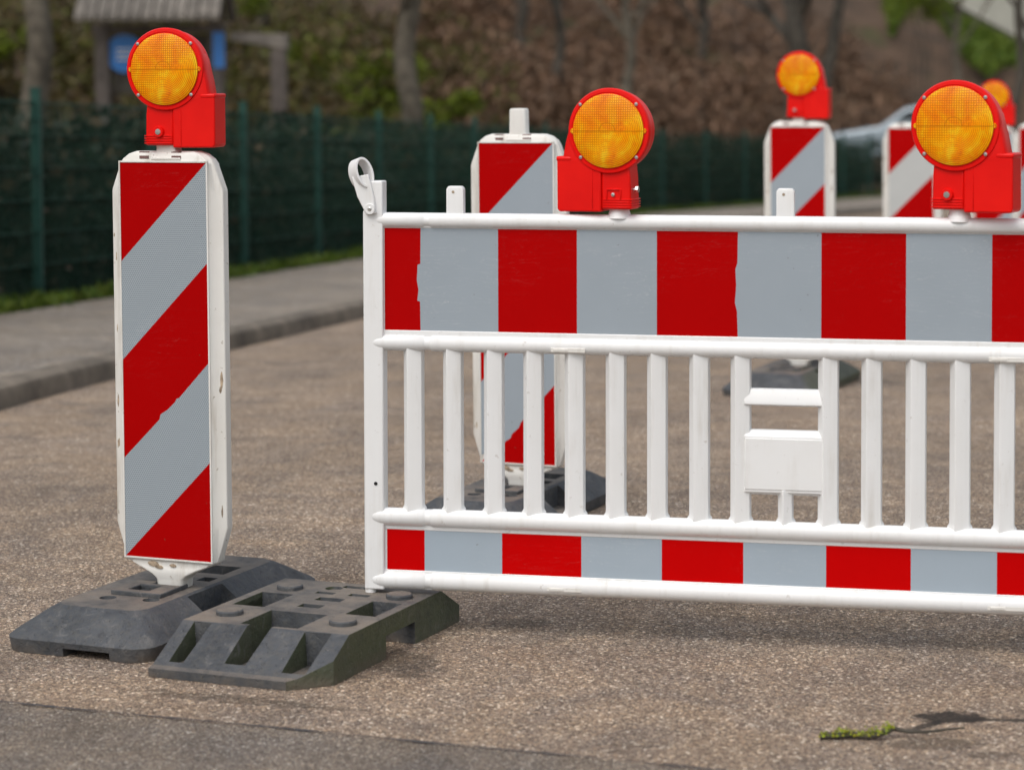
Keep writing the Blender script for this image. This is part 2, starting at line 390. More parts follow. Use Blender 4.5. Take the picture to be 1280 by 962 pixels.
strip('pavement', lambda y: fx(y)+.25, lambda y: kx(y)-.13, YS, .10, M['footway'])
kb = B()
def klb(x0f, x1f, z0, z1):
    rings = [[(x0f(y), y, gz(y)+z0), (x1f(y), y, gz(y)+z0), (x1f(y), y, gz(y)+z1-.045), (x1f(y)-.012, y, gz(y)+z1-.018), (x1f(y)-.045, y, gz(y)+z1), (x0f(y), y, gz(y)+z1)] for y in YS if y >= -10]
    loft(kb, rings)
klb(lambda y: kx(y)-.132, kx, -.05, .104)
tag(obj('kerb', kb, M['kerb']), kind='structure')
# finer, greyer asphalt patch in front, with its tar joint
def seam(x): return 4.838-.372*(x-0)
V = []; F = []; xs = [-2.4+.1*i for i in range(60)]
for x in xs:
    yy = seam(x)+.002*math.sin(9*x); V += [(x, yy, .004), (x, yy-3.2, .004)]
F = [(2*i, 2*i+1, 2*i+3, 2*i+2) for i in range(len(xs)-1)]
tag(raw('asphalt_patch', V, F, M['patch']), kind='structure')
V = []; xs2 = [-2.4+.02*i for i in range(296)]
for x in xs2:
    yy = seam(x)+.002*math.sin(9*x); w_ = .003+.004*rnd.random()+.002*math.sin(23*x); V += [(x, yy+w_, .0065), (x, yy-w_, .0065)]
F = [(2*i, 2*i+1, 2*i+3, 2*i+2) for i in range(len(xs2)-1)]
tag(raw('tar_joint', V, F, M['tar']), kind='structure')

# hillside beyond the fence
def hz_(x, y):
    best = y - yline(x)
    return best
def yline(x):                    # y of the fence line at x
    if x < 2.08: return 15.3+(x+3.26)/.216
    if x < 8.38: return 40+(x-2.08)/.42
    return 55+(x-8.38)/1.6
def fdist(x, y):                 # distance behind the fence (positive = far side)
    P = [(-12.0, -25.2), (-3.26-.216*5.3, 10.), (2.08, 40.), (8.38, 55.), (30., 68.5), (120., 125.)]
    best = 1e9; sg = 1
    for (ax, ay), (bx, by) in zip(P, P[1:]):
        dx, dy = bx-ax, by-ay; t = max(0, min(1, ((x-ax)*dx+(y-ay)*dy)/(dx*dx+dy*dy)))
        qx, qy = ax+dx*t, ay+dy*t; d = math.hypot(x-qx, y-qy)
        if d < best: best = d; sg = 1 if (dx*(y-ay)-dy*(x-ax)) > 0 else -1
    return best*sg
def hill(x, y):
    d = fdist(x, y); g = gz(min(y, 60))
    if d < 0: return g
    e = min(d, 2.0)*.05 + max(0, d-2.0)*.21 if d < 9 else .1+1.47+(d-9)*.42
    k = min(1, max(0, (x-7)/6)) * (1 if d < 8 else max(0, 1-(d-8)/10))   # flatter lay-by on the right
    e = e*(1-k)+k*min(e, .75*min(1, d/2.5))
    return g+.07+e+.10*math.sin(x*.7)*math.sin(y*.5)*min(1, d/4)
V, F = [], []
ts = [0.02, .3, .8, 1.5, 2.5, 4, 6, 8, 10, 13, 17, 22, 28, 36, 46, 60, 80, 110]
base = [(-12.0, -25.2), (-8, -6.7), (-5.5, 4.9)]+[(fx(y), y) for y in (8, 11, 14, 17, 20, 23, 26, 29, 32, 35, 38)]+[(2.6, 41.2), (4, 44.6), (6, 49.3), (8, 54), (10, 56.2), (13, 58), (18, 61), (30, 68.5), (60, 87), (120, 125)]
dirs = []
for i in range(len(base)):
    a = base[max(0, i-1)]; b_ = base[min(len(base)-1, i+1)]; dx, dy = b_[0]-a[0], b_[1]-a[1]; l = math.hypot(dx, dy); dirs.append((-dy/l, dx/l))
for (bx, by), (nx_, ny_) in zip(base, dirs):
    for t in ts:
        x, y = bx+nx_*t, by+ny_*t; V.append((x, y, hill(x, y) if t < 30 else hill(x, y)))
n = len(ts)
for j in range(len(base)-1):
    for i in range(n-1):
        a = j*n+i; F.append((a, a+n, a+n+1, a+1))
hl = raw('hillside', V, F, M['litter']); tag(hl, kind='structure')
for p in hl.data.polygons: p.use_smooth = True

# ---------------------------------------------------------------- leaf clouds
nr = np.random.default_rng(11)
def leaf_cloud(name, pts, size, mat, parent=None, aspect=.6, up_=0.0):
    """small four-cornered leaves at the points, one mesh"""
    pts = np.asarray(pts, float); n = len(pts)
    d = nr.normal(size=(n, 3)); d[:, 2] += up_; d /= np.linalg.norm(d, axis=1)[:, None]
    e = nr.normal(size=(n, 3)); e = np.cross(d, e); e /= np.linalg.norm(e, axis=1)[:, None]
    s = size*nr.uniform(.55, 1.35, n)[:, None]
    a = pts-d*s*.5; b = pts+e*s*aspect*.5; c = pts+d*s*.5; f = pts-e*s*aspect*.5
    V = np.stack([a, b, c, f], 1).reshape(-1, 3)
    F = [(4*i, 4*i+1, 4*i+2, 4*i+3) for i in range(n)]
    return raw(name, V.tolist(), F, mat, parent)
def blob(c, r, n, flat=1.0):
    d = nr.normal(size=(n, 3)); d /= np.linalg.norm(d, axis=1)[:, None]
    rr = nr.uniform(.35, 1, n)[:, None]**.6
    return np.array(c)+d*rr*np.array([r, r, r*flat])

# grass strip at the foot of the fence
gp = []
for _ in range(16000):
    y = 11+46*rnd.random()**1.3; tuft = .5+.5*math.sin(y*2.1)*math.sin(y*5.3+1); 
    if rnd.random() > .35+.65*tuft: continue
    x = fx(y)+rnd.uniform(-.05, .24+.10*tuft); gp.append((x, y, gz(y)+.10+rnd.uniform(0, .03+.05*tuft)))
g_ = leaf_cloud('grass', gp, .10, M['grass'], None, .18, 1.2); tag(g_, 'short green grass along the foot of the green mesh fence', 'grass', kind='stuff')
# ivy hedge behind the fence
ip = []
for _ in range(52000):
    y = 10+47*rnd.random()**1.25; d = rnd.uniform(.25, .9); x0 = fx(y)
    x, yy = x0-d, y+d*.22
    h = (1.27+.10*math.sin(y*1.7)+.08*math.sin(y*4.1))
    ip.append((x, yy, gz(y)+.05+h*rnd.random()))
iv = leaf_cloud('ivy_hedge', ip, .105, M['ivy'], None, .75, .3); tag(iv, 'dark ivy and bramble growing behind the green mesh fence', 'ivy', kind='stuff')
# dark brushwood up the hillside, in clumps
def brush(name, mat, label, n_cl, region, per, size, seed):
    r_ = random.Random(seed); P_ = []
    for _ in range(n_cl):
        x, y = region(r_); rr = r_.uniform(.35, 1.1); z = hill(x, y)
        P_.append(blob((x, y, z+rr*.55+r_.random()**2*1.6), rr, per, r_.uniform(.6, 1.2)))
    o = leaf_cloud(name, np.concatenate(P_), size, mat, None, .28, .4); tag(o, label, 'undergrowth', kind='stuff'); return o
def reg(px0, px1, y0, y1):
    def f(r_):
        for _ in range(50):
            y = r_.uniform(y0, y1); x = (r_.uniform(px0, px1)-640)/3000*y
            if fdist(x, y) > 3.0: return x, y
        return x, y+10
    return f
brush('brown_brushwood', M['brown_brush'], 'bare brown brushwood covering the hillside behind the fence', 330, reg(520, 1130, 44, 72), 130, .26, 3)
brush('olive_undergrowth', M['olive_brush'], 'dark olive scrub filling the slope behind the wooden shelter', 260, reg(-150, 640, 34, 62), 150, .24, 5)

# ---------------------------------------------------------------- boundary fence
fr = thing('mesh_fence', 'dark green welded mesh fence along the far edge of the pavement', 'fence', (0, 0, 0))
def panel(ax, ay, bx, by):
    b = B(); za, zb = gz(ay)+.12, gz(by)+.12; dx, dy = bx-ax, by-ay; L_ = math.hypot(dx, dy); nn = int(L_/.05)
    h = 1.32
    for i in range(1, nn):
        t = i/nn; x, y, z = ax+dx*t, ay+dy*t, za+(zb-za)*t
        box(b, x-.003, x+.003, y-.003, y+.003, z, z+h)
    for k in range(7):
        for s in (-.006, .006):
            z = .02+k*.2135
            tube(b, [(ax+s, ay, za+z), (bx+s, by, zb+z)], .0045, 4)
    return obj('mesh_panel', b, M['fence_green'], fr)
posts = [(fx(y), y) for y in [9.6+2.085*i for i in range(15)]]
posts += [(2.08+.42*k, 40+k) for k in (1.2, 3.4, 5.6, 7.8, 10, 12.2, 14.4)] + [(8.38+1.6*k, 55+k) for k in (.8, 2., 3.2, 4.4, 5.6, 6.8)]
for i, (x, y) in enumerate(posts):
    b = B(); box(b, x-.03, x+.03, y-.03, y+.03, gz(y)+.0, gz(y)+1.51); box(b, x-.034, x+.034, y-.034, y+.034, gz(y)+1.51, gz(y)+1.525)
    for k in range(4): box(b, x-.038, x+.038, y-.04, y-.03, gz(y)+.2+.37*k, gz(y)+.24+.37*k)
    obj('fence_post', b, M['post_green'], fr)
    if i: panel(*posts[i-1], x, y)

# ---------------------------------------------------------------- trees
def limb(bm, p, d, r, ln, depth, rg):
    pts = [p]; rad = [r]; q = Vector(p); dd = Vector(d)
    for k in range(4):
        dd = (dd+Vector((rg.uniform(-.16, .16), rg.uniform(-.16, .16), rg.uniform(-.05, .10)))).normalized(); q = q+dd*ln/4
        pts.append(q.copy()); rad.append(r*(1-.16*(k+1)))
    tube(bm, pts, rad, 6 if depth < 2 else 4)
    if depth < 4:
        for _ in range(3 if depth < 3 else 2):
            a = rg.uniform(0, 6.28); nd = (dd+Vector((math.cos(a), math.sin(a), rg.uniform(-.1, .5)))*.75).normalized()
            limb(bm, pts[rg.choice((2, 3, 4))], nd, r*.52, ln*.68, depth+1, rg)
def tree(px, y, w_px, label, mat, seed, fork=False, h=7.5, lean=0.):
    rg = random.Random(seed); x = (px-640)/3000*y; z = hill(x, y)-.15; r = w_px/3000*y/2
    t = thing('bare_tree', label, 'tree', (x, y, z))
    b = B(); pts = []; rad = []
    for k in range(13):
        f = k/12; pts.append((lean*f*h+.06*math.sin(k*1.3+seed), .05*math.cos(k*1.7), f*h*.55)); rad.append(r*(1.35 if k == 0 else 1.08-.35*f))
    tube(b, pts, rad, 14)
    if fork:
        tube(b, [(0, 0, .9), (.25, 0, 1.7), (.55, .05, 2.8), (.8, 0, 4.4)], [r*.75, r*.65, r*.55, r*.4], 10)
    obj('trunk', b, mat, t)
    c = B(); top = Vector(pts[-1])
    for k in range(5):
        a = rg.uniform(0, 6.28); limb(c, top-Vector((0, 0, .3*k)), (math.cos(a)*.7, math.sin(a)*.7, .8), r*.5, h*.22, 0, rg)
    if fork: limb(c, (.8, 0, 4.3), (.3, 0, 1), r*.4, h*.22, 0, rg)
    obj('crown', c, mat, t); return t
G = 'bare trees on the slope behind the fence'
for a, k in (((48, 27, 34, 'stout grey bare trunk at the far left, left of the wooden shelter', M['bark'], 1), {}),
          ((512, 31, 30, 'straight grey bare tree beside the fresh green bushes', M['bark'], 2), dict(lean=.0)),
          ((787, 44, 15, 'slim pale bare tree rising behind the lamp with its box on the left', M['bark'], 3), {}),
          ((998, 40, 30, 'dark forked bare tree behind the red lamp of the middle distance', M['bark_dark'], 4), dict(fork=True)),
          ((1262, 34, 13, 'thin crooked dark tree at the right edge in front of the pale wall', M['bark_dark'], 5), dict(lean=.03)),
          ((1196, 66, 9, 'faint slim tree on the green slope below the pale wall', M['bark'], 6), {}),
          ((330, 52, 16, 'slim dark tree behind the wooden shelter roof', M['bark_dark'], 7), {}),
          ((655, 60, 15, 'dim slim trunk deep in the brown wood, left of the slim pale tree', M['bark_dark'], 8), {}),
          ((880, 62, 14, 'dim slim trunk deep in the brown wood, left of the forked tree', M['bark_dark'], 9), {}),
          ((700, 52, 13, 'dim slim trunk just left of the slim pale tree', M['bark_dark'], 10), {})):
    tree(*a, **k)['group'] = G
# fresh green bushes
def bush(px, y, zc, r, n, label, grp='fresh green bushes on the slope'):
    x = (px-640)/3000*y; z = hill(x, y); t = thing('green_bush', label, 'bush', (x, y, z), 0, grp)
    P_ = [blob((rnd.uniform(-r, r)*.7, rnd.uniform(-.4, .4), zc+rnd.uniform(-.5, .6)*r), r*rnd.uniform(.35, .6), n//7, .8) for _ in range(7)]
    leaf_cloud('foliage', np.concatenate(P_), .11, M['green_leaf'], t, .5, .2)
    b = B()
    for k in range(6): tube(b, [(rnd.uniform(-.1, .1), 0, -.2), (rnd.uniform(-r, r)*.4, .1, zc*.6), (rnd.uniform(-r, r)*.7, 0, zc+.3*r)], [.02, .014, .006], 5)
    obj('stem', b, M['bark_dark'], t)
bush(425, 30, .75, .75, 2600, 'wide fresh green bush left of the straight grey tree')
bush(560, 34, 1.5, .5, 1100, 'small green bush high up right of the straight grey tree')
bush(478, 36, 1.6, .7, 1500, 'upper green bush behind the straight grey tree')
bush(385, 40, 1.9, .6, 1200, 'thin green bush right of the shelter')
bush(300, 44, 2.6, .6, 900, 'dim green bush behind the shelter roof')
bush(2, 36, 1.3, .55, 900, 'dim green bush at the far left edge')
bush(1150, 66, 3.9, 1.0, 1800, 'loose green bush high on the slope left of the pale wall')

# grassy slope and pale wall, upper right
def slope_z(x, y): return hill(x, y)
FOOT = [(1010, -60), (1100, -30), (1160, 0), (1275, 62), (1330, 66), (1430, 70)]      # foot of the wall as it climbs the slope, at 60 m
YW = 76; SW = 3000/YW
def foot_pt(i):
    px, py = FOOT[i]; return ((px-640)/SW, YW+.2, H-(py-96)/SW)
V, F = [], []
for i in range(len(FOOT)):
    x, y, z = foot_pt(i); V += [(x*.9-.2, YW-9, hill(x*.9-.2, YW-9)-.1), (x*.97, YW-4, 0+z*.62), (x, y, z), (x*1.02, YW+9, z+.2)]
for i in range(len(FOOT)-1):
    for k in range(3): a = i*4+k; F.append((a, a+4, a+5, a+1))
tag(raw('grass_bank', V, F, M['litter']), kind='structure')
gp = []
for _ in range(20000):
    i = rnd.randrange(1, len(FOOT)-1); t = rnd.random(); a = foot_pt(i); c = foot_pt(i+1)
    q = [a[k]+(c[k]-a[k])*t for k in range(3)]; f = rnd.random()**1.3*.75
    if f > .52+.22*math.sin(q[0]*2.3)+.2*math.sin(q[0]*.8+1): continue
    gp.append((q[0]*(1-.03*f/.5), q[1]-4.2*f/.5, q[2]-f/.5*q[2]*.38+rnd.uniform(0, .25)))
tag(leaf_cloud('hill_grass', gp, .26, M['grass'], None, .35, 1.), 'bright green grass patch on the slope below the pale wall', 'grass', kind='stuff')

# ---------------------------------------------------------------- wooden shelter
def shelter():
    y = 29; s = 3000/y; cx = (198-640)/s; zg = hill(cx, y)
    zz = lambda py: H-(py-104)/s
    t = thing('notice_shelter', 'weathered wooden notice shelter with boarded roof behind the fence', 'shelter', (cx, y, zg), 4)
    X = lambda px: (px-198)/s
    for px in (130, 274):
        b = B(); box(b, X(px)-.085, X(px)+.085, -.08, .08, -.2, zz(30)-zg); obj('post', b, M['old_wood'], t, .01)
    b = B(); box(b, X(118), X(285), -.07, .07, zz(42)-zg, zz(32)-zg); obj('beam', b, M['old_wood'], t, .01)
    b = B(); e = zz(27)-zg
    for k in range(13):
        f0, f1 = k/13, (k+1)/13-.012; x0, x1 = X(108)+(X(290)-X(108))*f0, X(108)+(X(290)-X(108))*f1
        loft(b, [[(x0, -.55, e), (x1, -.55, e), (x1, .05, e+.62), (x0, .05, e+.62)], [(x0, -.55, e+.06), (x1, -.55, e+.06), (x1, .05, e+.69), (x0, .05, e+.69)]])
        loft(b, [[(x0, .60, e), (x1, .60, e), (x1, .06, e+.62), (x0, .06, e+.62)], [(x0, .60, e+.06), (x1, .60, e+.06), (x1, .06, e+.69), (x0, .06, e+.69)]])
    obj('roof', b, M['roof_wood'], t)
    b = B(); box(b, X(142), X(262), .0, .04, zz(118)-zg, zz(44)-zg); obj('back_board', b, M['bark_dark'], t)
    b = B(); disc_y(b, X(158), zz(67)-zg, [(.23, -.035), (.23, -.012)], 32); s_ = obj('round_sign', b, M['blue_sign'], t)
    b = B()
    for k in range(3): box(b, X(158)-.10, X(158)+.10, -.039, -.036, zz(62+k*6)-zg-.012, zz(62+k*6)-zg+.012)
    obj('sign_symbol', b, M['sign_white'], s_)
    b = B(); box(b, X(278)-.07, X(278)+.07, -.10, -.085, zz(86)-zg, zz(42)-zg); obj('strip_sign', b, M['blue_sign'], t)
    t2x = (325-640)/s; t2 = thing('timber_rail', 'weathered timber rail on a single post right of the shelter', 'rail', (t2x, y, hill(t2x, y)), 4)
    zg2 = hill(t2x, y); X2 = lambda px: (px-325)/s
    b = B(); loft(b, [[(X2(290), -.06, zz(52)-zg2), (X2(290), .12, zz(52)-zg2), (X2(290), .12, zz(42)-zg2), (X2(290), -.06, zz(42)-zg2)], [(X2(362), -.06, zz(64)-zg2), (X2(362), .12, zz(64)-zg2), (X2(362), .12, zz(45)-zg2), (X2(362), -.06, zz(45)-zg2)]])
    obj('rail', b, M['roof_wood'], t2, .01)
    b = B(); box(b, X2(350)-.09, X2(350)+.09, -.05, .11, -.25, zz(63)-zg2); obj('post', b, M['old_wood'], t2, .01)
shelter()
# pale wall with sloping dark foot, upper right
def pale():
    y = YW; s = SW; t = thing('pale_wall', 'pale rendered wall with a dark sloping foot at the top right', 'wall', ((1235-640)/s, y, H), 0)
    X = lambda px: (px-1235)/s; Z = lambda py: -(py-96)/s
    b = B(); prism_y(b, [(X(1165), Z(-8)), (X(1275), Z(52)), (X(1400), Z(60)), (X(1400), Z(-160)), (X(1165), Z(-160))], 0, .35); obj('wall_face', b, M['pale_wall'], t)
    b = B(); prism_y(b, [(X(1160), Z(-2)), (X(1272), Z(60)), (X(1400), Z(68)), (X(1400), Z(58)), (X(1275), Z(50)), (X(1160), Z(-12))], -.1, .30); obj('dark_foot', b, M['bark_dark'], t)
pale()
# silver car
def car():
    y = 59; s = 3000/y; cx = (1140-640)/s; z0 = -.80
    t = thing('parked_car', 'silver hatchback parked behind the green fence', 'car', (cx, y, z0), 8)
    L0 = -2.05
    prof = [(-2.05, .35), (-2.02, .62), (-1.9, .78), (-1.2, .90), (-.75, .97), (-.15, 1.40), (.3, 1.47), (1.1, 1.44), (1.75, 1.20), (2.0, .85), (2.05, .4), (1.9, .25), (-1.9, .25)]
    b = B(); rings = []
    for yy, k in ((-.84, .0), (-.80, .5), (-.5, 1.), (.5, 1.), (.80, .5), (.84, .0)):
        rings.append([(x, (yy if z < 1. else yy*.86), z if k == 1. else (z-.03*(1-k)) ) for x, z in prof])
    loft(b, rings); obj('body', b, M['silver'], t, .03)
    b = B(); prism_y(b, [(-.62, .98), (-.12, 1.33), (.35, 1.39), (.35, .98)], -.80, -.725); obj('window', b, M['car_glass'], t)
    b = B(); prism_y(b, [(.43, .98), (.43, 1.39), (1.05, 1.37), (1.5, 1.18), (1.55, .98)], -.80, -.725); obj('window', b, M['car_glass'], t)
    for wx in (-1.3, 1.28):
        for wy in (-.82, .62):
            b = B(); disc_y(b, wx, .31, [(.2, wy-.02), (.30, wy-.02), (.315, wy+.02), (.315, wy+.18), (.2, wy+.2)], 24); ty = obj('wheel', b, M['tyre'], t)
            b = B(); disc_y(b, wx, .31, [(.19, wy-.035), (.19, wy-.021)], 20); obj('rim', b, M['silver'], ty)
    b = B(); box(b, -2.06, -1.85, -.78, -.45, .60, .72); obj('headlight', b, M['lamp_glass'], t, .02)
car()

# ================================================================ barrier objects
# ---- rubber foot plate (soft-edged, for the beacons)
def soft_plate(mat):
    x0, x1, y0, y1 = -.255, .160, -.40, .50
    b = B(); rings = []
    for z, ins, r in ((0, .004, .06), (.034, 0, .06), (.044, .010, .06), (.088, .066, .05), (.098, .082, .05)):
        # longer ramps on the short ends
        e = ins*1.35
        rings.append([(x, y, z) for x, y in rounded_rect(x0+ins, x1-ins, y0+e, y1-e, r)])
    loft(b, rings)
    cs = [bxm(-.075, .055, -.42, -.33, -.01, .020),
          bxm(-.105, .045, .165, .262, .03, .2),
          bxm(.085, .25, -.085, .085, .028, .2), bxm(-.32, -.200, -.085, .085, .028, .2),
          bxm(-.065, -.005, -.118, -.058, .04, .2), bxm(-.035, .035, -.035, .035, .02, .2),
          bxm(.015, .055, .075, .12, .07, .2)]
    for cx_, cy_ in ((-.085, -.18), (.03, -.165)):
        c = B(); disc_z(c, cx_, cy_, [(.020, .089), (.024, .12)], 20); cs.append(c)
    me = cut(b, cs)
    return me
def frame_bm():
    b = B(); 
    prism_z(b, [(-.10, -.145), (.045, -.145), (.045, -.012), (-.10, -.012)], .0972, .109)
    return cut(b, [bxm(-.065, -.005, -.118, -.058, .05, .2), bxm(-.04, .04, -.04, .02, .05, .2)])
def make_plate(label, mat, loc, yaw, group):
    t = thing('rubber_foot_plate', label, 'foot plate', loc, yaw, group)
    obj('plate_body', soft_plate(mat), mat, t, .006, 2, 40)
    obj('socket_frame', frame_bm(), mat, t, .002, 1)
    for cx_, cy_ in ((-.160, -.262), (.045, -.262)):
        b = B(); disc_z(b, cx_, cy_, [(.016, .085), (.016, .0945), (.013, .0965)], 18); obj('stud', b, mat, t)
    return t

# ---- beacon
def beacon_body():
    b = B(); Z0 = .172; rings = []
    # z, outer half width, face half width, half depth
    S = [(Z0-.012, .122, .120, .024), (Z0-.004, .132, .1285, .029), (Z0+.02, .141, .1285, .030), (Z0+.080, .160, .1285, .030), (Z0+.085, .161, .1285, .030),
         (Z0+.925, .161, .1285, .030), (Z0+.932, .160, .1285, .030), (Z0+.995, .136, .1275, .030), (Z0+1.008, .128, .118, .028), (Z0+1.020, .112, .100, .024), (Z0+1.027, .090, .080, .018)]
    for z, w_, f, d in S:
        a = f+(w_-f)*.38
        h = [(f, -d), (a, -d*.62), (w_, -d*.42), (w_, d*.42), (a, d*.62), (f, d)]
        rings.append([(-x, y, z) for x, y in h[::-1]][::-1][::-1] and [(x, y, z) for x, y in h]+[(-x, y, z) for x, y in h[::-1]])
    loft(b, rings); return b
def beacon_parts(t, white, red, grey, jag=None, spigot=True):
    obj('body', beacon_body(), white, t, .0022, 2, 28)
    Z0 = .172; yf = -.0318
    # border lip
    b = B()
    for x0, x1, z0, z1 in ((-.1285, -.1245, Z0-.003, Z0+1.003), (.1245, .1285, Z0-.003, Z0+1.003), (-.1245, .1245, Z0-.003, Z0+.001), (-.1245, .1245, Z0+.999, Z0+1.003)):
        box(b, x0, x1, -.0335, -.0285, z0, z1)
    obj('film_border', b, white, t)
    # film: diagonal stripes, 0 = red 1 = grey
    b = B()
    def P_(u, v): return (u-.1245, yf, Z0+.001+v*.998)
    def poly(pts, mi):
        f = b.faces.new([b.verts.new(P_(u*.996, v)) for u, v in pts]); f.material_index = mi
    edge = lambda k: [(0, k), (.25, k+.25)]
    jagged = {}
    if jag: jagged = jag
    lines = {}
    for k in (0, .25, .5, .75):
        lines[k] = jagged.get(k, [(0, k), (.25, k+.25)])
    poly([(0, 0), (.25, 0)]+lines[0][::-1][:-1], 0)
    for k, mi in ((0, 1), (.25, 0), (.5, 1)):
        poly(lines[k]+lines[k+.25][::-1], mi)
    poly(lines[.75]+[(0, 1.)], 0)
    fm = bpy.data.meshes.new('reflective_film'); 
    for f in b.faces:
        if f.calc_center_median() and f.normal.y > 0: f.normal_flip()
    b.normal_update(); b.to_mesh(fm); b.free()
    fo = bpy.data.objects.new('reflective_film', fm); C.objects.link(fo); fo.parent = t; fm.materials.append(red); fm.materials.append(grey)
    # tip
    b = B(); rings = []
    for z, hw, d in ((Z0-.008, .121, .026), (Z0-.015, .112, .028), (Z0-.024, .090, .030), (Z0-.040, .054, .032), (Z0-.050, .043, .031), (Z0-.056, .040, .030), (.045, .034, .026)):
        rings.append([(x, y, z) for x, y in rounded_rect(-hw, hw, -d, d, .012, 3)])
    loft(b, rings); obj('tip', b, white, t)
    b = B()
    for x, z, a, ww in ((-.045, Z0-.015, -.35, .012), (-.028, Z0-.022, -.2, .009), (.012, Z0-.016, -.3, .007)):
        c_ = [(x+ww*math.cos(q+a)*1.3, -.0325, z+ww*.45*math.sin(q)+ww*math.sin(a)*math.cos(q)) for q in [k*math.pi/5 for k in range(10)]]
        loft(b, [c_, [(x_, -.026, z_) for x_, _, z_ in c_]])
    obj('scuff_mark', b, M['rust'], t)
    rs = random.Random(int(t.location.y*100))
    for k in range(9):                  # knocks and grime on the side flanks
        sx_ = rs.choice((-1, 1)); xx = rs.uniform(.146, .156); yy = -.0186+.006*(xx-.141)/.0195-.0006; z_ = Z0+rs.uniform(.1, .9); hh_ = rs.uniform(.004, .020); ww = rs.uniform(.0015, .0035)
        if k == 0: sx_, xx, z_, hh_, ww = 1, .151, Z0+.455, .027, .0042; yy = -.0186+.006*(.010)/.0195-.0006
        pp = [(xx+ww*math.cos(q)*rs.uniform(.6, 1.2), z_+hh_*math.sin(q)*rs.uniform(.7, 1.1)) for q in [j*math.pi/5 for j in range(10)]]
        b = B(); loft(b, [[(sx_*px_, -.0186+.006*(px_-.141)/.0195-.0005, pz_) for px_, pz_ in pp], [(sx_*px_, -.0186+.006*(px_-.141)/.0195+.002, pz_) for px_, pz_ in pp]])
        obj('scuff_mark', b, M['rust'], t)
    if spigot:
        b = B(); Z1 = Z0+1.02
        loft(b, [[(x, y, z) for x, y in rounded_rect(-w_, w_, -.02, .02, .008, 3)] for z, w_ in ((Z1, .036), (Z1+.008, .029), (Z1+.012, .0275), (Z1+.080, .0265), (Z1+.086, .023))])
        obj('spigot', b, white, t, .003)
    b = B(); box(b, -.035, .05, -.0315, -.027, Z0+1.006, Z0+1.011); obj('top_ledge', b, white, t, .001)
    for x0, x1 in ((-.075, -.045), (.018, .048)):
        b = B(); loft(b, [[(x0+.006, -.0292, Z0+1.009), (x1+.003, -.0292, Z0+1.009), (x1, -.0195, Z0+1.0265), (x0, -.0195, Z0+1.0265)], [(x0+.006, -.0262, Z0+1.006), (x1+.003, -.0262, Z0+1.006), (x1, -.0165, Z0+1.0235), (x0, -.0165, Z0+1.0235)]]); obj('brown_tape', b, M['brown_tape'], t)

